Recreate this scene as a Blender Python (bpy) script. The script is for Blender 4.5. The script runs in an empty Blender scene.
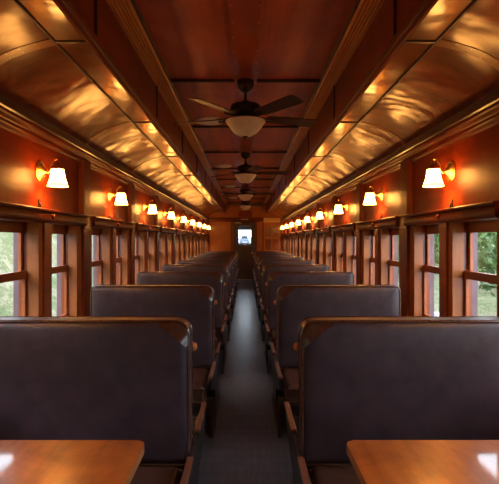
import bpy, bmesh, math, random
from mathutils import Vector, Matrix, noise
PI = math.pi
random.seed(7)
S = bpy.context.scene
COL = S.collection
H = 1.49            # camera height above the carriage floor
P = 1.66            # bay length (window pair, seat pair, roof rib)
G0 = 2.42           # y of the first pilaster in view
YB, YE = G0 - 2*P, G0 + 9*P      # back and far end of the modelled carriage
W = 1.45            # half width inside
GRID = [G0 + k*P for k in range(-2, 10)]

# ------------------------------------------------------------------ materials
def nodes(name):
    m = bpy.data.materials.new(name); m.use_nodes = True
    nt = m.node_tree; b = nt.nodes['Principled BSDF']
    return m, nt, b
def ramp(nt, fac, stops):
    r = nt.nodes.new('ShaderNodeValToRGB'); e = r.color_ramp.elements
    while len(e) < len(stops): e.new(0.5)
    for i, (p, c) in enumerate(stops):
        e[i].position = p; e[i].color = (*c, 1)
    nt.links.new(fac, r.inputs[0]); return r.outputs[0]
def coords(nt, scale, kind='Object'):
    t = nt.nodes.new('ShaderNodeTexCoord'); m = nt.nodes.new('ShaderNodeMapping')
    m.inputs['Scale'].default_value = scale
    nt.links.new(t.outputs[kind], m.inputs[0]); return m.outputs[0]
def noise_tex(nt, vec, scale, detail=4, rough=.55, dist=0):
    n = nt.nodes.new('ShaderNodeTexNoise'); n.inputs['Scale'].default_value = scale
    n.inputs['Detail'].default_value = detail; n.inputs['Roughness'].default_value = rough
    n.inputs['Distortion'].default_value = dist
    nt.links.new(vec, n.inputs['Vector']); return n.outputs[0]
def mixv(nt, a, b, f):
    m = nt.nodes.new('ShaderNodeMix'); m.data_type = 'FLOAT'; m.inputs[0].default_value = f
    nt.links.new(a, m.inputs[2]); nt.links.new(b, m.inputs[3]); return m.outputs[0]
def bump(nt, b, h, strength, dist=.01, prev=None, sock='Normal'):
    n = nt.nodes.new('ShaderNodeBump'); n.inputs['Strength'].default_value = strength
    n.inputs['Distance'].default_value = dist; nt.links.new(h, n.inputs['Height'])
    if prev: nt.links.new(prev, n.inputs['Normal'])
    nt.links.new(n.outputs[0], b.inputs[sock]); return n.outputs[0]
def wood(name, dark, light, grain='y', rough=.35, coat=.5, coat_rough=.15, wavy=0, fine=26, wavy_scale=2.2, spec=.5, blot=2.0):
    m, nt, b = nodes(name)
    sc = {'x': (.06, 1, 1), 'y': (1, .06, 1), 'z': (1, 1, .06)}[grain]
    g = noise_tex(nt, coords(nt, sc), fine, 6, .65, .4)
    bl = noise_tex(nt, coords(nt, (1, 1, 1)), blot, 5, .65, .8)
    f = mixv(nt, g, bl, .5)
    mid = tuple((a+c)/2 for a, c in zip(dark, light))
    c = ramp(nt, f, [(.34, dark), (.5, mid), (.66, light)])
    nt.links.new(c, b.inputs['Base Color'])
    b.inputs['Roughness'].default_value = rough
    b.inputs['Specular IOR Level'].default_value = spec
    b.inputs['Coat Weight'].default_value = coat
    b.inputs['Coat Roughness'].default_value = coat_rough
    n = bump(nt, b, g, .06, .004)
    if wavy:
        w = noise_tex(nt, coords(nt, (1, 1.2, 1)), wavy_scale, 2, .5, .3)
        n2 = bump(nt, b, w, wavy, .05, n)
        nt.links.new(n2, b.inputs['Coat Normal'])
    return m
def plain(name, col, rough=.5, metal=0, var=.25, scale=12, bmp=0, coat=0, spec=.5, coat_rough=.15):
    m, nt, b = nodes(name)
    n = noise_tex(nt, coords(nt, (1, 1, 1)), scale, 4)
    c = ramp(nt, n, [(.3, tuple(x*(1-var) for x in col)), (.7, tuple(min(1, x*(1+var)) for x in col))])
    nt.links.new(c, b.inputs['Base Color'])
    b.inputs['Roughness'].default_value = rough; b.inputs['Metallic'].default_value = metal
    b.inputs['Coat Weight'].default_value = coat; b.inputs['Specular IOR Level'].default_value = spec
    b.inputs['Coat Roughness'].default_value = coat_rough
    if bmp: bump(nt, b, n, bmp, .004)
    return m
def emit(name, col, strength, base=(.9, .85, .75)):
    m, nt, b = nodes(name)
    b.inputs['Base Color'].default_value = (*base, 1)
    b.inputs['Emission Color'].default_value = (*col, 1)
    b.inputs['Emission Strength'].default_value = strength
    n = noise_tex(nt, coords(nt, (1, 1, 1)), 30, 2)
    bump(nt, b, n, .05)
    return m
def glass(name):
    m = bpy.data.materials.new(name); m.use_nodes = True
    nt = m.node_tree; nt.nodes.clear()
    o = nt.nodes.new('ShaderNodeOutputMaterial'); mx = nt.nodes.new('ShaderNodeMixShader')
    t = nt.nodes.new('ShaderNodeBsdfTransparent'); g = nt.nodes.new('ShaderNodeBsdfGlossy')
    lw = nt.nodes.new('ShaderNodeLayerWeight'); lw.inputs[0].default_value = .5
    pw = nt.nodes.new('ShaderNodeMath'); pw.operation = 'POWER'; pw.inputs[1].default_value = 5
    f = nt.nodes.new('ShaderNodeMath'); f.operation = 'MULTIPLY_ADD'; f.inputs[1].default_value = .9; f.inputs[2].default_value = .025
    nt.links.new(lw.outputs['Facing'], pw.inputs[0]); nt.links.new(pw.outputs[0], f.inputs[0])
    t.inputs[0].default_value = (.93, .95, .95, 1); g.inputs['Roughness'].default_value = .02
    nt.links.new(f.outputs[0], mx.inputs[0]); nt.links.new(t.outputs[0], mx.inputs[1])
    nt.links.new(g.outputs[0], mx.inputs[2]); nt.links.new(mx.outputs[0], o.inputs[0])
    return m

M = {}
M['wall'] = wood('mahogany_wall', (.16, .016, .003), (.35, .046, .008), 'y', .42, .22, .24, .08, 14, 2.2, .10)
M['post'] = wood('mahogany_post', (.15, .026, .007), (.30, .064, .016), 'z', .36, .3, .15, 0, 26, 2.2, .2)
M['post_light'] = wood('oak_jamb', (.30, .080, .018), (.50, .15, .040), 'z', .45, .2, .2, 0, 26, 2.2, .2)
M['sash'] = wood('sash_wood', (.28, .060, .012), (.46, .115, .025), 'y', .42, .3, .2, 0, 26, 2.2, .2)
M['trim'] = wood('mahogany_trim', (.10, .015, .004), (.22, .038, .009), 'y', .38, .16, .16, 0, 26, 2.2, .12)
M['cornice_dark'] = wood('cornice_fascia', (.045, .012, .006), (.09, .022, .009), 'y', .4, .3, .2)
M['vault'] = wood('varnished_vault', (.095, .012, .0015), (.28, .050, .006), 'x', .34, .5, .19, .6, 12, 1.9, .10)
M['rib'] = wood('vault_rib', (.26, .07, .013), (.46, .16, .035), 'x', .36, .5, .2, 0, 30, 2.2, .2)
M['strip'] = wood('varnished_strip', (.12, .022, .004), (.26, .066, .011), 'y', .28, .65, .14, .25, 14, 2.2, .12)
M['clere'] = wood('clerestory_wood', (.17, .025, .007), (.32, .055, .013), 'y', .38, .35, .18, .2, 12, 2.2, .12)
M['ceil'] = wood('ceiling_veneer', (.24, .034, .012), (.64, .125, .045), 'y', .36, .9, .2, .18, 10, 1.2, .25, 1.3)
M['board'] = wood('ceiling_board', (.24, .034, .011), (.46, .082, .024), 'y', .34, 1.0, .07, .06, 10, 1.2, .2)
M['rail'] = wood('gilt_rail', (.58, .19, .042), (.80, .34, .095), 'y', .40, .35, .2, 0, 26, 2.2, .3)
M['batten'] = wood('dark_batten_and_shadow', (.03, .010, .006), (.07, .019, .009), 'y', .4, .3, .2)
M['end'] = wood('end_wall_planks', (.34, .085, .016), (.52, .17, .034), 'z', .38, .3, .18, 0, 26, 2.2, .15)
M['end_pale'] = wood('pale_wood', (.70, .40, .12), (.85, .50, .18), 'x', .3, .5, .15)
M['door'] = wood('door_wood', (.030, .012, .008), (.075, .026, .013), 'z', .35, .4, .2)
M['table'] = wood('table_wood', (.25, .050, .008), (.74, .24, .050), 'y', .28, .8, .07, 0, 9, 2.2, .5, 3.6)
M['table_edge'] = wood('table_edging', (.42, .16, .05), (.56, .23, .08), 'y', .35, .4, .15)
M['leather'] = plain('dark_leather', (.052, .031, .039), .42, 0, .3, 9, .18, .12, .4, .35)
M['leather_brown'] = plain('brown_leather', (.065, .027, .018), .34, 0, .3, 18, .15, .2)
M['piping'] = plain('brown_piping', (.10, .040, .022), .25, 0, .3, 40, 0, .5)
M['iron'] = plain('black_iron', (.018, .016, .018), .45, .3, .3, 20)
M['arm'] = wood('armrest_wood', (.13, .045, .022), (.23, .085, .042), 'y', .4, .3, .18)
M['brass'] = plain('aged_brass', (.78, .48, .17), .36, 1, .2, 30)
M['bronze'] = plain('dark_bronze', (.045, .028, .022), .38, .6, .3, 30)
M['blade'] = wood('walnut_blade', (.045, .018, .011), (.10, .036, .018), 'x', .38, .3, .2)
M['bowl'] = plain('alabaster_glass', (.70, .52, .38), .35, 0, .12, 14)
M['white'] = plain('cream_enamel', (.62, .52, .44), .5, 0, .06, 10)
M['shade'] = emit('lit_glass_shade', (1, .42, .085), 15)
M['rim'] = emit('lit_glass_rim', (1, .42, .085), 3)
M['glass'] = glass('window_glass')
M['paint'] = plain('maroon_paint', (.13, .075, .095), .6, 0, .2, 8)
M['plate'] = plain('pale_plate', (.65, .5, .38), .4, .2, .1)

# floor: dark boards laid across the aisle with a worn polish
def floor_mat():
    m, nt, b = nodes('worn_dark_floor')
    g = noise_tex(nt, coords(nt, (1, .12, 1)), 38, 6, .7, .3)
    big = noise_tex(nt, coords(nt, (1, 1, 1)), 3.5, 5, .65)
    w = nt.nodes.new('ShaderNodeTexWave'); w.wave_type = 'BANDS'; w.bands_direction = 'Y'
    w.inputs['Scale'].default_value = 2.6; w.inputs['Distortion'].default_value = .15
    nt.links.new(coords(nt, (1, 1, 1)), w.inputs['Vector'])
    c = ramp(nt, mixv(nt, g, big, .3), [(.30, (.020, .016, .018)), (.52, (.048, .042, .048)), (.74, (.12, .11, .125))])
    nt.links.new(c, b.inputs['Base Color'])
    r = ramp(nt, big, [(.2, (.26, .26, .26)), (.8, (.36, .36, .36))])
    nt.links.new(r, b.inputs['Roughness'])
    b.inputs['Coat Weight'].default_value = .08; b.inputs['Coat Roughness'].default_value = .15; b.inputs['Specular IOR Level'].default_value = .5
    n = bump(nt, b, g, .25, .003)
    n2 = bump(nt, b, w.outputs[0], .12, .004, n)
    return m
M['floor'] = floor_mat()
def grass_mat(name, a, b_, c_):
    m, nt, b = nodes(name)
    n1 = noise_tex(nt, coords(nt, (1, 1, 1)), 1.1, 6, .7)
    n2 = noise_tex(nt, coords(nt, (1, 1, 1)), 11, 5, .8)
    c = ramp(nt, mixv(nt, n1, n2, .5), [(.38, a), (.48, b_), (.57, c_)])
    nt.links.new(c, b.inputs['Base Color']); b.inputs['Roughness'].default_value = .9
    bump(nt, b, n2, .6, .1)
    return m
M['grass'] = grass_mat('bank_grass', (.034, .064, .004), (.085, .095, .026), (.22, .18, .115))
M['bank'] = grass_mat('overgrown_bank', (.020, .045, .006), (.050, .085, .014), (.10, .135, .030))
M['ballast'] = plain('grey_ballast', (.085, .095, .115), .9, 0, .5, 9)
M['leaf'] = plain('leaves', (.062, .115, .020), .7, 0, .55, 1.6)
M['bark'] = plain('bark', (.10, .07, .05), .9, 0, .3, 8)
M['car'] = plain('grey_blue_paint', (.10, .13, .20), .4, 0, .1)
M['concrete'] = plain('pale_concrete', (.6, .62, .66), .8, 0, .15)

# ------------------------------------------------------------------ mesh helpers
class MB:
    def __init__(s): s.bm = bmesh.new(); s.mats = []; s.bev = False
    def mi(s, m):
        if m not in s.mats: s.mats.append(m)
        return s.mats.index(m)
    def box(s, x0, x1, y0, y1, z0, z1, m, bev=0, seg=2):
        x0, x1 = min(x0, x1), max(x0, x1); y0, y1 = min(y0, y1), max(y0, y1); z0, z1 = min(z0, z1), max(z0, z1)
        bm = s.bm; i = s.mi(m)
        v = [bm.verts.new(p) for p in ((x0,y0,z0),(x1,y0,z0),(x1,y1,z0),(x0,y1,z0),(x0,y0,z1),(x1,y0,z1),(x1,y1,z1),(x0,y1,z1))]
        fs = [bm.faces.new([v[k] for k in q]) for q in ((3,2,1,0),(4,5,6,7),(0,1,5,4),(1,2,6,5),(2,3,7,6),(3,0,4,7))]
        for f in fs: f.material_index = i
        if bev:
            s.bev = True
            es = list({e for f in fs for e in f.edges})
            r = bmesh.ops.bevel(bm, geom=es, offset=bev, segments=seg, profile=.5, affect='EDGES', clamp_overlap=True)
            for f in r['faces']: f.material_index = i
        return s
    def ext(s, prof, axis, a, b, m, closed=True, caps=True, flip=False):
        """extrude a 2-D profile: axis y -> prof is (x,z); axis x -> prof is (y,z); axis z -> (x,y)"""
        bm = s.bm; i = s.mi(m)
        def pt(p, t):
            return {'y': (p[0], t, p[1]), 'x': (t, p[0], p[1]), 'z': (p[0], p[1], t)}[axis]
        A = [bm.verts.new(pt(p, a)) for p in prof]; B = [bm.verts.new(pt(p, b)) for p in prof]
        n = len(prof); fs = []
        for k in range(n if closed else n-1):
            l = (k+1) % n
            fs.append(bm.faces.new((A[k], A[l], B[l], B[k])))
        if closed and caps:
            fs.append(bm.faces.new(A[::-1])); fs.append(bm.faces.new(B))
        for f in fs: f.material_index = i
        return fs
    def lathe(s, prof, m, c=(0,0,0), axis=(0,0,1), n=24, closed_ends=True):
        """prof: (radius, height) along axis"""
        bm = s.bm; i = s.mi(m); q = Vector((0,0,1)).rotation_difference(Vector(axis)); c = Vector(c)
        rings = []
        for r, h in prof:
            if r < 1e-5: rings.append([bm.verts.new(c + q @ Vector((0,0,h)))])
            else: rings.append([bm.verts.new(c + q @ Vector((r*math.cos(2*PI*k/n), r*math.sin(2*PI*k/n), h))) for k in range(n)])
        for A, B in zip(rings, rings[1:]):
            for k in range(n):
                l = (k+1) % n
                if len(A) == 1 and len(B) == 1: continue
                if len(A) == 1: f = bm.faces.new((A[0], B[k], B[l]))
                elif len(B) == 1: f = bm.faces.new((A[k], A[l], B[0]))
                else: f = bm.faces.new((A[k], A[l], B[l], B[k]))
                f.material_index = i
        if closed_ends:
            for R in (rings[0], rings[-1]):
                if len(R) > 2: bm.faces.new(R).material_index = i
        return s
    def tube(s, pts, r, m, n=10, closed=False, up=None):
        bm = s.bm; i = s.mi(m); pts = [Vector(p) for p in pts]; N = len(pts); rings = []
        u = None
        for k in range(N):
            a = pts[k-1] if (k or closed) else pts[k]; b = pts[(k+1) % N] if (k < N-1 or closed) else pts[k]
            t = (b-a).normalized()
            if u is None: u = t.orthogonal().normalized() if up is None else Vector(up)
            u = (u - t*u.dot(t)).normalized(); v = t.cross(u)
            rr = r[k] if isinstance(r, (list, tuple)) else r
            rings.append([bm.verts.new(pts[k] + rr*(u*math.cos(2*PI*j/n) + v*math.sin(2*PI*j/n))) for j in range(n)])
        for k in range(N if closed else N-1):
            A, B = rings[k], rings[(k+1) % N]
            for j in range(n):
                bm.faces.new((A[j], A[(j+1) % n], B[(j+1) % n], B[j])).material_index = i
        if not closed:
            bm.faces.new(rings[0][::-1]).material_index = i; bm.faces.new(rings[-1]).material_index = i
        return s
    def build(s, name, parent=None, smooth=True, loc=None):
        bm = s.bm
        bmesh.ops.recalc_face_normals(bm, faces=bm.faces[:])
        me = bpy.data.meshes.new(name); bm.to_mesh(me); bm.free()
        for m in s.mats: me.materials.append(m)
        if smooth:
            me.polygons.foreach_set('use_smooth', [True]*len(me.polygons))
            me.set_sharp_from_angle(angle=math.radians(38))
        o = bpy.data.objects.new(name, me); COL.objects.link(o)
        if smooth and s.bev:
            wn = o.modifiers.new('normals', 'WEIGHTED_NORMAL'); wn.keep_sharp = True; wn.weight = 100
        if parent: o.parent = parent
        if loc: o.location = loc
        return o
def struct(o): o['kind'] = 'structure'; return o
def tag(o, label, cat, group=None):
    o['label'] = label; o['category'] = cat
    if group: o['group'] = group
    return o
def empty(name, loc, rz=0):
    o = bpy.data.objects.new(name, None); COL.objects.link(o); o.location = loc; o.rotation_euler = (0, 0, rz)
    o.empty_display_size = .1
    return o
def kids(o, table):
    return table.get(o.name, [])
def dup(o, loc=None, rz=None, parent=None):
    c = o.copy(); COL.objects.link(c)
    if parent: c.parent = parent
    if loc is not None: c.location = loc
    if rz is not None: c.rotation_euler = (0, 0, rz)
    for ch in [x for x in o.children]:
        dup(ch, parent=c)
    return c
SIDES = ((-1, 'left'), (1, 'right'))
ORD = ['nearest the camera', 'second from the camera', 'third from the camera', 'fourth from the camera', 'fifth from the camera',
       'sixth from the camera', 'seventh from the camera', 'second from the far end wall', 'last before the far end wall']

# ------------------------------------------------------------------ shell of the carriage
mb = MB(); mb.box(-1.62, 1.62, YB-.05, YE+1.4, -.06, 0, M['floor']); struct(mb.build('floor', smooth=False))
ZS, ZH = H-.70, H+.13      # window opening: sill and head
JW = .18                   # pilaster zone half width to the window opening
openings = []
for k in range(len(GRID)-1):
    g = GRID[k]; openings += [(g+JW, g+.75), (g+.91, g+P-JW)]
for s, nm in SIDES:
    mb = MB()
    for x0, x1, key in ((W, 1.53, 'wall'), (1.53, 1.60, 'paint')):
        mb.box(s*x0, s*x1, YB, YE, -.05, ZS, M[key])
        mb.box(s*x0, s*x1, YB, YE, ZH, H+1.0, M[key])
        y = YB
        for a, b in openings + [(YE, YE)]:
            mb.box(s*x0, s*x1, y, a, ZS, ZH, M[key] if key == 'paint' else M['post']); y = b
    struct(mb.build('wall_'+nm, smooth=False))

# cornice, vaults, clerestory
arc = [(1.43, .80), (1.405, .85), (1.365, .895), (1.31, .935), (1.25, .97), (1.18, .998), (1.10, 1.022), (1.0, 1.045)]
def vault_slab(s, nm):
    mb = MB()
    def sheet(pts, m):
        out = [(p[0]*s, p[1]+H) for p in pts]
        up = [((p[0]+.012)*s, p[1]+H+.02) for p in pts][::-1]
        mb.ext(out+up, 'y', YB, YE, m)
    sheet(arc, M['vault'])
    sheet([(1.0, 1.045), (.80, 1.045)], M['strip'])
    sheet([(.79, 1.03), (.79, 1.44)], M['clere'])
    return struct(mb.build('ceiling_'+nm))
for s, nm in SIDES: vault_slab(s, nm)
mb = MB(); mb.box(-.84, .84, YB, YE, H+1.42, H+1.45, M['ceil']); struct(mb.build('ceiling', smooth=False))

tn = [0]
def trim(mb, smooth=True):
    tn[0] += 1; return struct(mb.build('trim_%d' % tn[0], smooth=smooth))
for s, nm in SIDES:
    # cornice
    mb = MB()
    pr = [(1.46, .84), (1.40, .84), (1.37, .815), (1.365, .765), (1.375, .757), (1.375, .74), (1.392, .735), (1.398, .715), (1.41, .71), (1.41, .695),
          (1.425, .69), (1.43, .672), (1.46, .665)]
    fs = mb.ext([(a*s, b+H) for a, b in pr], 'y', YB, YE, M['trim'])
    i = mb.mi(M['cornice_dark'])
    for f in fs[:4]: f.material_index = i
    trim(mb)
    # deck edge bead under the clerestory, groove moulding between vault and flat strip
    mb = MB(); mb.ext([(x*s, z+H) for x, z in ((.835, 1.046), (.835, 1.036), (.825, 1.03), (.82, 1.018), (.80, 1.012), (.785, 1.018), (.775, 1.035), (.775, 1.065), (.79, 1.07))], 'y', YB, YE, M['trim']); trim(mb)
    mb = MB(); mb.ext([(x*s, z+H) for x, z in ((1.008, 1.05), (1.008, 1.038), (1.004, 1.035), (.998, 1.035), (.994, 1.038), (.994, 1.05))], 'y', YB, YE, M['batten']); trim(mb)
    # fluted rail where the clerestory meets the ceiling
    mb = MB(); pr = [(.80, 1.36)]
    for k in range(5):
        x = .775-.02*k; z = 1.366+.0055*k
        pr += [(x+.004, z), (x, z-.006), (x-.008, z-.006), (x-.013, z+.004)]
    pr += [(.675, 1.40), (.672, 1.425), (.80, 1.425)]
    mb.ext([(a*s, b+H) for a, b in pr], 'y', YB, YE, M['rail']); trim(mb, smooth=False)
    # dark strip painted for the shadow between the rail and the ceiling panels
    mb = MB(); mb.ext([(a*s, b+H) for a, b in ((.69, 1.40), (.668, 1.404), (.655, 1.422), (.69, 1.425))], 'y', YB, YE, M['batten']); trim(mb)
    # baseboard
    mb = MB(); mb.ext([(a*s, b) for a, b in ((1.45, 0), (1.425, 0), (1.425, .12), (1.435, .14), (1.45, .15))], 'y', YB, YE, M['trim'])
    struct(mb.build('baseboard_'+nm))
    # sill rail
    mb = MB(); mb.ext([(a*s, b+H) for a, b in ((1.46, -.76), (1.42, -.76), (1.39, -.72), (1.38, -.70), (1.39, -.685), (1.46, -.685))], 'y', YB, YE, M['post']); trim(mb)
    for k, g in enumerate(GRID[:-1] + [YE-.06]):
        last = k == len(GRID)-1
        # pilaster
        mb = MB()
        mb.box(s*1.40, s*1.46, g-.085, g+.085, .0, H+.70, M['post'], .006)
        mb.box(s*1.39, s*1.46, g-.10, g+.10, H+.09, H+.225, M['post'], .008)
        trim(mb)
        # vault rib: a thin bent board across the vault, with nail heads
        mb = MB(); i = mb.mi(M['strip'])
        def off(d): return [((x-d*.35)*s, z+H-d) for x, z in arc]
        lo = off(.003); hi = off(-.004)
        mb.ext(lo+hi[::-1], 'y', g-.035, g+.035, M['rib'])
        for x, z in lo[1:]:
            for dy in (-.02, .02):
                mb.lathe([(.004, .004), (.003, -.001), (0, -.0025)], M['brass'], (x, g+dy, z), n=6)
        trim(mb)
        # batten across the flat strip and on the clerestory wall
        mb = MB(); mb.box(s*.80, s*1.0, g-.012, g+.012, H+1.036, H+1.05, M['batten'], .004)
        mb.box(s*.778, s*.80, g-.012, g+.012, H+1.04, H+1.38, M['batten'], .003); trim(mb)
        if last: continue
        # jambs either side of each window and the mullion between the pair
        for a, b, f in ((g+.083, g+JW+.012, 'post_light'), (g+P-JW-.012, g+P-.083, 'post_light')):
            mb = MB(); mb.box(s*1.425, s*1.50, a, b, ZS, ZH+.02, M[f], .004); trim(mb)
        mb = MB(); mb.box(s*1.42, s*1.50, g+.738, g+.80, ZS, ZH+.02, M['post_light'], .004)
        mb.box(s*1.405, s*1.50, g+.80, g+.922, ZS, ZH+.02, M['sash'], .004)
        trim(mb)
        # lintel with rounded ends and a ledge
        mb = MB()
        pr = [(1.46, .12), (1.378, .12), (1.370, .126), (1.366, .135), (1.366, .182), (1.372, .190), (1.358, .198), (1.356, .210), (1.362, .216), (1.46, .218)]
        mb.ext([(a*s, b+H) for a, b in pr], 'y', g+.10, g+P-.10, M['trim'])
        lin = trim(mb)
        for kb in (.83,):
            kn = MB(); kn.lathe([(.012, 0), (.012, .008), (.018, .014), (.016, .024), (0, .028)], M['trim'], (s*1.372, g+kb, H+.165), (-s, 0, 0), 12)
            kn.build('knob', lin)
for k, g in enumerate(GRID):
    mb = MB(); mb.box(-.66, .66, g-.02+(-.03 if k == len(GRID)-1 else 0), g+.02+(-.03 if k == len(GRID)-1 else 0), H+1.398, H+1.425, M['batten'], .006); trim(mb)
mb = MB(); mb.box(-.10, .10, YB, YE-.01, H+1.388, H+1.425, M['board'], .003)
y = YB+.1
while y < YE:
    for x in (-.085, .085): mb.lathe([(.006, .002), (.005, -.002), (0, -.004)], M['brass'], (x, y, H+1.388), n=6)
    y += .22
trim(mb)

# windows: fixed lining, an upper and a lower sash, a pane in each
n = 0
for s, nm in SIDES:
    for a, b in openings:
        n += 1
        root = MB()
        for y0, y1, z0, z1 in ((a-.012, a+.006, ZS, ZH), (b-.006, b+.012, ZS, ZH), (a, b, ZH-.006, ZH+.012), (a, b, ZS-.012, ZS+.008)):
            root.box(s*1.492, s*1.56, y0, y1, z0, z1, M['post'])
        r = struct(root.build('window_%d' % n, smooth=False))
        for part, z0, z1, xo in (('upper_sash', H-.27, ZH-.006, 1.528), ('lower_sash', ZS+.008, H-.21, 1.500)):
            mb = MB(); st = .032; x1 = xo+.024
            top = .075 if part == 'upper_sash' else .055
            bot = .055 if part == 'upper_sash' else .07
            a2, b2 = a+.006, b-.006
            mb.box(s*xo, s*x1, a2, a2+st, z0, z1, M['sash'], .003); mb.box(s*xo, s*x1, b2-st, b2, z0, z1, M['sash'], .003)
            mb.box(s*xo, s*x1, a2+st-.002, b2-st+.002, z1-top, z1, M['sash'], .003); mb.box(s*xo, s*x1, a2+st-.002, b2-st+.002, z0, z0+bot, M['sash'], .003)
            sh = mb.build(part, r)
            g = MB(); g.box(s*(xo+.010), s*(xo+.014), a2+st-.004, b2-st+.004, z0+bot-.004, z1-top+.004, M['glass']); g.build('pane', sh, smooth=False)

# ------------------------------------------------------------------ end walls
mb = MB(); DX0, DX1, DZ = -.42, .36, H+.68
mb.box(-1.6, DX0, YE, YE+.06, -.02, H+1.45, M['end']); mb.box(DX1, 1.6, YE, YE+.06, -.02, H+1.45, M['end'])
mb.box(DX0, DX1, YE, YE+.06, DZ, H+1.45, M['end'])
for k in range(9):
    x = -1.34+k*.105
    mb.box(x, x+.006, YE-.006, YE+.001, .9, H+.70, M['post'])
struct(mb.build('wall_back', smooth=False))
mb = MB(); mb.box(-1.6, 1.6, YB-.06, YB, -.02, H+1.45, M['wall']); struct(mb.build('wall_front', smooth=False))
mb = MB(); mb.ext([(YE, H+.70), (YE-.05, H+.705), (YE-.07, H+.74), (YE-.07, H+.80), (YE-.09, H+.815), (YE-.09, H+.83), (YE, H+.83)], 'x', -1.38, .68, M['trim']); trim(mb)
mb = MB(); mb.box(.68, 1.30, YE-.06, YE, H+.66, H+.83, M['end_pale'], .006); trim(mb)
mb = MB(); mb.box(-.26, .24, YE-.02, YE, H+.88, H+1.10, M['clere'], .004); trim(mb)
for x in (-1.37, -.52, .42, .66, 1.34):
    mb = MB(); mb.box(x-.03, x+.03, YE-.035, YE, 0, H+.70, M['post'], .004); trim(mb)
mb = MB(); mb.box(-1.34, -.55, YE-.03, YE, .86, .93, M['trim'], .005); trim(mb)
# end door with a window
mb = MB(); fr = YE-.03
gx0, gx1, gz0, gz1 = -.265, .205, H-.19, H+.53
mb.box(DX0+.06, gx0, fr, fr+.05, .01, DZ-.05, M['door'], .004); mb.box(gx1, DX1-.06, fr, fr+.05, .01, DZ-.05, M['door'], .004)
mb.box(gx0-.003, gx1+.003, fr, fr+.05, .01, gz0, M['door'], .004); mb.box(gx0-.003, gx1+.003, fr, fr+.05, gz1, DZ-.05, M['door'], .004)
door = struct(mb.build('door_1'))
mb = MB()
mb.box(DX0-.03, DX0+.06, fr-.02, fr+.09, 0, DZ, M['door'], .006); mb.box(DX1-.06, DX1+.03, fr-.02, fr+.09, 0, DZ, M['door'], .006)
mb.box(DX0-.03, DX1+.03, fr-.02, fr+.09, DZ-.05, DZ+.02, M['door'], .006); mb.build('door_frame', door)
mb = MB(); mb.box(gx0-.004, gx1+.004, fr+.022, fr+.028, gz0-.004, gz1+.004, M['glass']); mb.build('pane', door, smooth=False)
mb = MB(); mb.box(gx0+.02, gx1-.02, fr-.012, fr, .15, gz0-.12, M['door'], .008); mb.build('lower_panel', door)
mb = MB(); mb.lathe([(.025, 0), (.025, .006), (.008, .008), (.008, .04), (.022, .045), (.026, .06), (.016, .07), (0, .072)], M['brass'], (.25, fr, 1.0), (0, -1, 0), 16); mb.build('door_handle', door)
mb = MB(); mb.box(DX0-.02, DX1+.02, YE-.10, YE+.02, -.002, .012, M['brass'], .003); trim(mb)
# panelled side door right of the end door
mb = MB(); mb.box(.70, 1.30, YE-.03, YE-.005, .03, H+.64, M['end'], .003)
for r_ in range(4):
    for c_ in range(2):
        mb.box(.75+c_*.27, .75+c_*.27+.22, YE-.045, YE-.025, .12+r_*.50, .12+r_*.50+.40, M['post'], .012)
d2 = struct(mb.build('door_2'))
mb = MB(); mb.lathe([(.02, 0), (.008, .01), (.008, .03), (.022, .04), (.018, .055), (0, .058)], M['brass'], (.735, YE-.03, 1.0), (0, -1, 0), 14); mb.build('door_handle', d2)
t = MB(); t.box(-.17, .11, YE-.102, YE-.09, H+.765, H+.795, M['plate'], .003)
tag(t.build('nameplate'), 'long thin pale plate on the dark beam over the end door', 'plate')
t = MB(); t.box(-.40, -.17, fr-.032, fr-.02, DZ-.055, DZ-.01, M['plate'], .003)
tag(t.build('nameplate'), 'small tan plate at the top left of the end door frame', 'plate')

# ------------------------------------------------------------------ wall lamps
def make_sconce(s):
    r = empty('wall_sconce', (0, 0, 0))
    q = lambda u, y, z: (-s*u, y, z)
    mb = MB(); mb.lathe([(.076, 0), (.076, .006), (.066, .012), (.060, .010), (.052, .016), (.036, .020), (.026, .030), (.018, .036), (.012, .05), (0, .052)], M['brass'], (0, 0, 0), (-s, 0, 0), 28)
    mb.build('backplate', r)
    pts = [(.03, -.008), (.055, -.012), (.072, .004), (.078, .035), (.086, .066), (.103, .085), (.122, .084), (.130, .07)]
    mb = MB(); mb.tube([q(u, 0, z) for u, z in pts], .0065, M['brass'], 8); mb.build('arm', r)
    mb = MB(); mb.lathe([(.010, .078), (.016, .07), (.020, .05), (.034, .036), (.044, .022), (.044, .012)], M['brass'], q(.125, 0, 0), n=20, closed_ends=False); mb.build('shade_holder', r)
    prof = [(.040, .020), (.043, .008), (.046, -.015), (.050, -.040), (.056, -.065), (.0645, -.088), (.0615, -.088), (.060, -.084), (.053, -.064), (.047, -.040), (.043, -.015), (.040, .008), (.037, .018)]
    mb = MB(); mb.lathe(prof, M['shade'], q(.125, 0, 0), n=24, closed_ends=False); sh = mb.build('glass_shade', r)
    mb = MB(); mb.lathe([(.0645, -.088), (.071, -.102), (.0735, -.107), (.070, -.107), (.0615, -.088)], M['rim'], q(.125, 0, 0), n=24, closed_ends=False); mb.build('glass_rim', sh)
    return r
def add_bulb(root, s, x, y, z):
    l = bpy.data.lights.new('bulb', 'POINT'); l.color = (1, .42, .11); l.energy = BULB; l.shadow_soft_size = .018
    o = bpy.data.objects.new('bulb', l); COL.objects.link(o); o.parent = root; o.location = (-s*.125, 0, -.03)
BULB = 2.4
lampY = [g+.825 for g in GRID[1:-1]]
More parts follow.
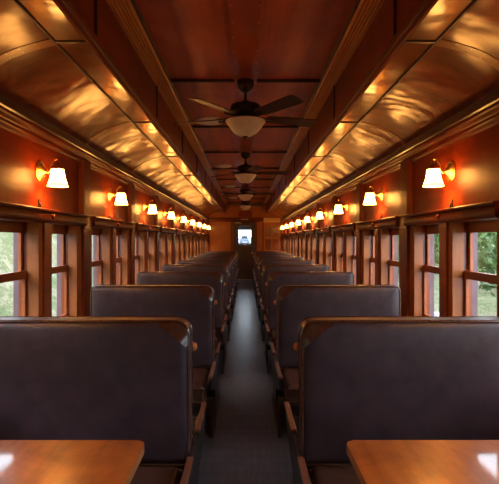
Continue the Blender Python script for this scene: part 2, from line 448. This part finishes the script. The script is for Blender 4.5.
for s, nm in SIDES:
    proto = make_sconce(s)
    for k, y in enumerate(lampY):
        o = proto if k == 0 else dup(proto)
        o.location = (s*W, y, H+.485)
        if k == 0: lab = 'brass wall lamp with glass shade above the %s table' % nm
        else: lab = 'lit brass wall lamp on the %s wall, %s' % (nm, ['', 'nearest the camera of its row', 'second of its row from the camera', 'third of its row from the camera', 'fourth of its row from the camera', 'fifth of its row from the camera', 'sixth of its row from the camera', 'seventh of its row from the camera', 'next to last before the far end wall', 'last one beside the far end wall'][k])
        tag(o, lab, 'wall lamp', 'lit wall lamps along the %s wall' % nm)
    # the bulbs are added after copying so each lamp has its own
    for k, o in enumerate([x for x in bpy.data.objects if x.name.startswith('wall_sconce') and x.location.x*s > 0]):
        add_bulb(o, s, 0, 0, 0)
    # small dark window-shade hook under each lamp
    r = empty('wall_hook', (0, 0, 0))
    mb = MB(); mb.box(0, -s*.006, -.014, .014, -.032, .032, M['bronze'], .002); mb.build('backplate', r)
    mb = MB(); mb.tube([(-s*.004, 0, .008), (-s*.012, 0, .002), (-s*.016, 0, -.014), (-s*.014, 0, -.024)], .005, M['bronze'], 8); mb.build('hook', r)
    for k, y in enumerate(lampY[1:]):
        o = r if k == 0 else dup(r)
        o.location = (s*W, y-.02, H+.252)
        tag(o, 'small dark metal hook under the wall lamp, %s along the %s wall' % (['nearest hook', 'second hook', 'third hook', 'fourth hook', 'fifth hook', 'sixth hook', 'seventh hook', 'eighth hook', 'farthest hook'][k], nm), 'hook', 'hooks under the %s wall lamps' % nm)

# ------------------------------------------------------------------ seats
def rrect(x0, x1, z0, z1, r):      # r = radii (bl, br, tr, tl)
    out = []
    for (cx, cz, a0, rr) in ((x0+r[0], z0+r[0], PI, r[0]), (x1-r[1], z0+r[1], 1.5*PI, r[1]), (x1-r[2], z1-r[2], 0, r[2]), (x0+r[3], z1-r[3], .5*PI, r[3])):
        for k in range(7):
            a = a0 + k/6*PI/2; out.append((cx+rr*math.cos(a), cz+rr*math.sin(a)))
    return out
XC = .79
def make_seat(s):
    root = empty('train_seat', (0, 0, 0))
    X = lambda a: s*(a-XC)
    x0, x1, z0, z1 = .266, 1.31, .40, 1.105
    def prof(d):
        rr = lambda r: max(.006, r-d)
        p = rrect(x0+d, x1-d, z0+d, z1-d, (rr(.03), rr(.03), rr(.05), rr(.075)))
        return [(X(a), b) for a, b in p]
    mb = MB(); mb.ext(prof(.004), 'y', -.05, .05, M['leather']); mb.build('seat_back', root)
    for sg, nm in ((-1, 'front'), (1, 'rear')):
        mb = MB(); bm = mb.bm; i = mb.mi(M['leather']); rings = []
        for d, y in ((.010, .046), (.016, .058), (.028, .066), (.05, .071), (.09, .075), (.15, .077)):
            rings.append([bm.verts.new((a, sg*y, b)) for a, b in prof(d)])
        N = len(rings[0])
        for A, B in zip(rings, rings[1:]):
            for k in range(N): bm.faces.new((A[k], A[(k+1) % N], B[(k+1) % N], B[k])).material_index = i
        bm.faces.new(rings[-1]).material_index = i; bm.faces.new(rings[0][::-1]).material_index = i
        mb.build('back_pad', root)
        mb = MB(); mb.tube([(a, sg*.053, b) for a, b in prof(.008)], .0075, M['piping'], 8, closed=True, up=(0, 1, 0)); mb.build('piping', root)
        # folded leather corner at the aisle end
        mb = MB(); bm = mb.bm; i = mb.mi(M['piping'])
        arcp = [p for p in rrect(x0+.012, x1-.012, z0+.012, z1-.012, (.02, .02, .04, .063))[21:28]]
        outer = [(arcp[0][0]+.075, arcp[0][1])] + arcp + [(arcp[-1][0], arcp[-1][1]-.045)]
        ov = [bm.verts.new((X(a), sg*.063, b)) for a, b in outer]
        n_ = len(outer); a0, b0 = outer[0], outer[-1]
        iv = []
        for k in range(n_):
            f = k/(n_-1); a = a0[0]+(b0[0]-a0[0])*f; b = a0[1]+(b0[1]-a0[1])*f
            iv.append(bm.verts.new((X(a+.006), sg*.0795, b-.006)))
        for k in range(n_-1): bm.faces.new((ov[k], ov[k+1], iv[k+1], iv[k])).material_index = i
        bk = [bm.verts.new((v.co.x, sg*.05, v.co.z)) for v in ov]; bi = [bm.verts.new((v.co.x, sg*.05, v.co.z)) for v in iv]
        for k in range(n_-1):
            bm.faces.new((bk[k], bk[k+1], ov[k+1], ov[k])).material_index = i
            bm.faces.new((iv[k], iv[k+1], bi[k+1], bi[k])).material_index = i
        mb.build('corner_patch', root)
        # cushion on this side of the back
        mb = MB(); mb.box(X(.30), X(1.29), sg*.082, sg*.56, .265, .43, M['leather_brown'], .045, 4); cu = mb.build('cushion', root)
        mb = MB()
        for zz in (.395, .30):
            pp = []
            for cx, cy, a0_ in ((1.27, .54, 0), (.32, .54, .5*PI), (.32, .102, PI), (1.27, .102, 1.5*PI)):
                for k in range(4):
                    a = a0_ + k/3*PI/2; pp.append((X(cx+.021*math.cos(a)), sg*(cy+.021*math.sin(a)), zz))
            mb.tube(pp, .006, M['piping'], 6, closed=True, up=(0, 0, 1))
        mb.build('piping', cu)
        mb = MB(); mb.box(X(.32), X(1.28), sg*.06, sg*.53, .20, .268, M['iron'], .006); mb.build('seat_frame', root)
        # armrest rail on the aisle end
        mb = MB(); mb.box(X(.238), X(.270), sg*.15, sg*.565, .468, .494, M['arm'], .007, 3); mb.build('armrest', root)
        # wooden knob on the aisle edge of the back
    mb = MB(); mb.lathe([(.012, 0), (.010, .004), (.019, .010), (.023, .022), (.019, .034), (0, .040)], M['rail'], (X(.284), .07, .945), (-s*.8, .6, 0), 16); mb.build('grab_knob', root)
    out = [(-.47, 0), (.47, 0), (.47, .03), (.22, .07), (.13, .16), (.15, .27), (.40, .34), (.55, .40), (.56, .47), (-.56, .47), (-.55, .40), (-.40, .34), (-.15, .27), (-.13, .16), (-.22, .07), (-.47, .03)]
    mb = MB(); mb.ext(out, 'x', X(.247), X(.264), M['iron']); mb.build('end_frame', root, smooth=False)
    mb = MB(); mb.ext([(-.30, 0), (.30, 0), (.26, .03), (.06, .07), (.06, .21), (-.06, .21), (-.06, .07), (-.26, .03)], 'x', X(1.12), X(1.16), M['iron']); mb.build('leg', root, smooth=False)
    mb = MB(); mb.box(X(.262), X(1.2), -.03, .03, .16, .22, M['iron'], .005); mb.build('crossbar', root)
    return root
seatY = [2.27+P*k for k in range(9)]
for s, nm in SIDES:
    proto = make_seat(s)
    for k, y in enumerate(seatY):
        o = proto if k == 0 else dup(proto)
        o.location = (s*XC, y, 0)
        if k == 0: lab = 'large dark leather bench seat right behind the wooden table on the %s side' % nm
        else: lab = 'dark leather bench seat %s of the aisle, %s' % (nm, ORD[k])
        tag(o, lab, 'train seat', 'leather bench seats on the %s of the aisle' % nm)

# ------------------------------------------------------------------ tables
for s, nm in SIDES:
    ya, yb, xa, xb = 1.02, 1.633, .353, 1.40
    r = empty('table', (s*.90, 1.41, .04))
    X = lambda a: s*(a-.90)
    pr = []
    for cx, cy, a0, rr in ((xa+.03, ya-1.41+.03, PI, .03), (xb-.005, ya-1.41+.005, 1.5*PI, .005), (xb-.005, yb-1.41-.005, 0, .005), (xa+.03, yb-1.41-.03, .5*PI, .03)):
        for k in range(6):
            a = a0+k/5*PI/2; pr.append((X(cx+rr*math.cos(a)), cy+rr*math.sin(a)))
    mb = MB(); fs = mb.ext(pr, 'z', .706, .74, M['table_edge']); i = mb.mi(M['table'])
    fs[-1].material_index = i; fs[-2].material_index = i
    es = list({e for f in fs[-2:] for e in f.edges})
    bmesh.ops.bevel(mb.bm, geom=es, offset=.004, segments=2, affect='EDGES', profile=.5)
    mb.bev = True; mb.build('table_top', r)
    mb = MB(); mb.lathe([(.15, -.04), (.15, -.028), (.06, -.01), (.028, .05), (.026, .66), (.05, .68), (.10, .69), (.10, .707)], M['iron'], (X(.78), 0, 0), n=24); mb.build('pedestal', r)
    mb = MB(); mb.box(X(1.34), X(1.425), -.26, .26, .66, .706, M['post'], .004); mb.build('wall_bracket', r)
    tag(r, 'varnished reddish wood table at the bottom %s corner' % nm, 'table', 'wooden tables in the foreground')

# ------------------------------------------------------------------ ceiling fans
def make_fan():
    r = empty('ceiling_fan', (0, 0, 0))       # origin on the ceiling board
    zc = 0
    mb = MB(); mb.lathe([(.074, 0), (.076, -.02), (.072, -.05), (.056, -.08), (.03, -.098), (.02, -.10)], M['bronze'], n=28); mb.build('canopy', r)
    mb = MB(); mb.lathe([(.013, -.09), (.013, -.20)], M['bronze'], n=14); mb.build('downrod', r)
    mb = MB(); mb.lathe([(.02, -.165), (.035, -.175), (.045, -.19), (.09, -.20), (.128, -.215), (.138, -.235), (.138, -.27), (.13, -.285), (.10, -.30), (.085, -.315), (.085, -.33), (.06, -.335)], M['bronze'], n=32); mb.build('motor', r)
    for k in range(5):
        a = math.radians(18+72*k); R = Matrix.Rotation(a, 4, 'Z')
        mb = MB(); bm = mb.bm; i = mb.mi(M['blade'])
        ring = [(.19, -.045), (.22, -.058), (.40, -.064), (.64, -.070), (.672, -.056), (.68, 0), (.672, .056), (.64, .070), (.40, .064), (.22, .058), (.19, .045)]
        T = R @ Matrix.Translation((0, 0, -.318)) @ Matrix.Rotation(math.radians(-13), 4, 'X')
        top = [bm.verts.new(T @ Vector((x, y, .004))) for x, y in ring]; bot = [bm.verts.new(T @ Vector((x, y, -.004))) for x, y in ring]
        bm.faces.new(top).material_index = i; bm.faces.new(bot[::-1]).material_index = i
        for j in range(len(ring)):
            l = (j+1) % len(ring); bm.faces.new((top[j], bot[j], bot[l], top[l])).material_index = i
        bl = mb.build('blade', r)
        mb = MB(); i = mb.mi(M['bronze'])
        for dy in (-.028, .028):
            mb.tube([R @ Vector(p) for p in ((.08, dy*.4, -.306), (.14, dy*1.3, -.322), (.19, dy, -.326), (.26, dy*.8, -.327+(.006 if dy > 0 else -.006)))], .008, M['bronze'], 6)
        mb.build('blade_bracket', bl)
    mb = MB(); mb.lathe([(.172, -.348), (.176, -.354), (.170, -.362), (.150, -.39), (.125, -.425), (.10, -.452), (.06, -.475), (.018, -.484), (0, -.485)], M['bowl'], n=36); 
    mb.build('glass_bowl', r)
    mb = MB(); mb.lathe([(.07, -.33), (.12, -.336), (.165, -.342), (.172, -.35)], M['bronze'], n=32); mb.build('bowl_fitter', r)
    mb = MB(); mb.lathe([(.026, -.478), (.024, -.488), (.012, -.496), (.008, -.504), (.011, -.51), (0, -.516)], M['bronze'], n=14); mb.build('finial', r)
    return r
fan = make_fan()
for k in range(4):
    o = fan if k == 0 else dup(fan)
    o.location = (0, 4.02+2*P*k, H+1.388)
    o.rotation_euler = (0, 0, math.radians([0, -18, -20, 16][k]))
    tag(o, 'dark five-blade ceiling fan with cream glass bowl, %s' % ['the largest, nearest the camera', 'second in the line of fans', 'third in the line of fans', 'farthest, near the end wall'][k], 'ceiling fan', 'ceiling fans along the aisle')
proto = None
for k in range(4):
    if proto is None:
        mb = MB(); mb.lathe([(.168, 0), (.168, -.012), (.16, -.02), (.13, -.024), (.0, -.026)], M['white'], n=36); proto = mb.build('ceiling_vent'); o = proto
    else: o = dup(proto)
    o.location = (-.43, 5.46+2*P*k, H+1.42)
    tag(o, 'round cream disc on the ceiling left of the fans, %s' % ['beside the nearest fan', 'beside the second fan', 'beside the third fan', 'farthest along the aisle'][k], 'vent', 'round discs on the ceiling')

# ------------------------------------------------------------------ outside
def terrain(x, y):
    z = -1.2
    if x < -3.2: t_ = min(1, (-3.2-x)/10); z += 8*t_*t_*(3-2*t_)
    if x > 4: z += .08*min(x-4, 9)
    if x > 13: t_ = min(1, (x-13)/11); z += 4.5*t_*t_*(3-2*t_)
    if y > 25: z += .030*min(y-25, 120)
    if abs(x) > 3: z += .25*noise.noise(Vector((x*.25, y*.25, 0)))
    return z
mb = MB(); bm = mb.bm; i = mb.mi(M['grass'])
xs = [-60, -40, -30, -24, -20, -17, -15]+[-13.5+.75*k for k in range(14)]+[-2.5, 0, 2.5, 3.2, 4]+[5+1.5*k for k in range(10)]+[22, 28, 36, 50]
ys = [-12+2.2*k for k in range(34)]+[66, 75, 90, 110, 130, 160]
gv = [[bm.verts.new((x, y, terrain(x, y))) for x in xs] for y in ys]
for a in range(len(ys)-1):
    for b in range(len(xs)-1):
        bm.faces.new((gv[a][b], gv[a][b+1], gv[a+1][b+1], gv[a+1][b])).material_index = mb.mi(M['bank']) if xs[b] > 12 else (mb.mi(M['ballast']) if -2.6 < xs[b] < 2.4 else i)
struct(mb.build('ground'))
def crown(seed, n_=5200):
    rnd = random.Random(seed); mb = MB(); bm = mb.bm; i = mb.mi(M['leaf'])
    for _ in range(n_):
        v = Vector((rnd.gauss(0, 1), rnd.gauss(0, 1), rnd.gauss(0, 1))).normalized()
        rad = (.62+.38*rnd.random()**.5)*(1+.45*noise.noise(v*2.2+Vector((seed, 0, 0))))
        p = Vector((v.x*2.1, v.y*2.1, v.z*2.3))*rad + Vector((0, 0, 2.5))
        if p.z < .25: continue
        nrm = (v + Vector((rnd.uniform(-.9, .9), rnd.uniform(-.9, .9), rnd.uniform(-.5, 1)))).normalized()
        u = nrm.orthogonal().normalized(); w = nrm.cross(u); L = rnd.uniform(.07, .14); a = rnd.uniform(0, 2*PI)
        d = u*math.cos(a)+w*math.sin(a); e = nrm.cross(d)
        q = [p-d*L, p+e*L*.45, p+d*L, p-e*L*.45]
        bm.faces.new([bm.verts.new(c) for c in q]).material_index = i
    return mb
protos = []
for k in range(3):
    r = empty('leafy_tree', (0, 0, 0)); crown(11+k).build('crown', r, smooth=False)
    mb = MB(); mb.tube([(0, 0, -.4), (.03, .02, .8), (-.04, .05, 1.8), (.06, -.03, 2.8)], [.12, .10, .08, .04], M['bark'], 8)
    for a in range(4):
        mb.tube([(0, 0, 1.2+.2*a), (.5*math.cos(a*1.7), .5*math.sin(a*1.7), 1.8+.2*a), (1.1*math.cos(a*1.7), 1.1*math.sin(a*1.7), 2.5+.2*a)], [.05, .035, .015], M['bark'], 6)
    mb.build('trunk', r); protos.append(r)
k = 0
for y in (6, 13.2, 20.4, 27.6, 34.8, 42, 49.2, 56.4):
    x = 10.5+1.2*math.sin(y*1.3)+(1 if y > 30 else 0)
    o = protos[k] if k < 3 else dup(protos[k % 3])
    o.location = (x, y, terrain(x, y)-.05); o.rotation_euler = (0, 0, k*1.9); sc = 1.3+.08*math.sin(k*2.1); o.scale = (sc, sc, sc)
    tag(o, 'leafy green tree outside the right-hand windows', 'tree', 'trees outside the right windows'); k += 1
mb = MB(); mb.box(-1.3, 1.3, YE+1.30, YE+1.38, H+.40, H+.62, M['car'], .01); mb.box(-1.4, 1.4, YE+.06, YE+1.38, H+.58, H+.64, M['car'], .01); trim(mb)
mb = MB(); mb.box(-.9, .9, YE+1.30, YE+1.34, 0, H-.13, M['car'], .01)
mb.box(-.08, .04, YE+1.28, YE+1.31, 0, H-.17, M['concrete'], .01); trim(mb)
# small vehicle far along the line behind the end door
r = empty('car', (-.2, 95, terrain(-.2, 95)+.0))
mb = MB(); mb.box(-.85, .85, -2, 2, .3, .85, M['car'], .12, 3); mb.ext([(-.78, .8), (.78, .8), (.62, 1.35), (.45, 1.48), (-.45, 1.48), (-.62, 1.35)], 'y', -1.2, 1.4, M['car']); mb.build('body', r)
for sx in (-1, 1):
    for sy in (-1.3, 1.3):
        mb = MB(); mb.lathe([(.1, -.1), (.32, -.1), (.33, 0), (.32, .1), (.1, .1)], M['iron'], (sx*.75, sy, .32), (1, 0, 0), 18); mb.build('wheel', r)
mb = MB(); mb.ext([(-.62, .88), (.62, .88), (.52, 1.32), (-.52, 1.32)], 'y', -1.215, -1.20, M['iron']); mb.build('windscreen', r)
tag(r, 'small grey-blue car far away, seen through the end door glass', 'car')
x_, y_ = 5.3, 12.6
mb = MB(); mb.box(-.10, .10, -.10, .10, -.3, .62, M['concrete'], .02); mb.box(-.14, .14, -.14, .14, .55, .66, M['concrete'], .02)
tag(mb.build('marker_post', loc=(x_, y_, terrain(x_, y_))), 'short pale post in the grass outside the right window', 'post')

# ------------------------------------------------------------------ light, camera
w = bpy.data.worlds.new('sky'); S.world = w; w.use_nodes = True
bg = w.node_tree.nodes['Background']; bg.inputs[0].default_value = (.78, .88, 1, 1); bg.inputs[1].default_value = 4.5
cam = bpy.data.cameras.new('camera'); co = bpy.data.objects.new('camera', cam); COL.objects.link(co)
co.location = (0, 0, H); co.rotation_euler = (PI/2, 0, 0)
cam.sensor_fit = 'HORIZONTAL'; cam.sensor_width = 36; cam.lens = 460/499*36
cam.shift_x = 4/499; cam.shift_y = -2/499; cam.clip_start = .02; cam.clip_end = 500
S.camera = co
S.view_settings.view_transform = 'Standard'; S.view_settings.look = 'None'; S.view_settings.gamma = 1
S.view_settings.use_curve_mapping = False; S.view_settings.exposure = 1.25
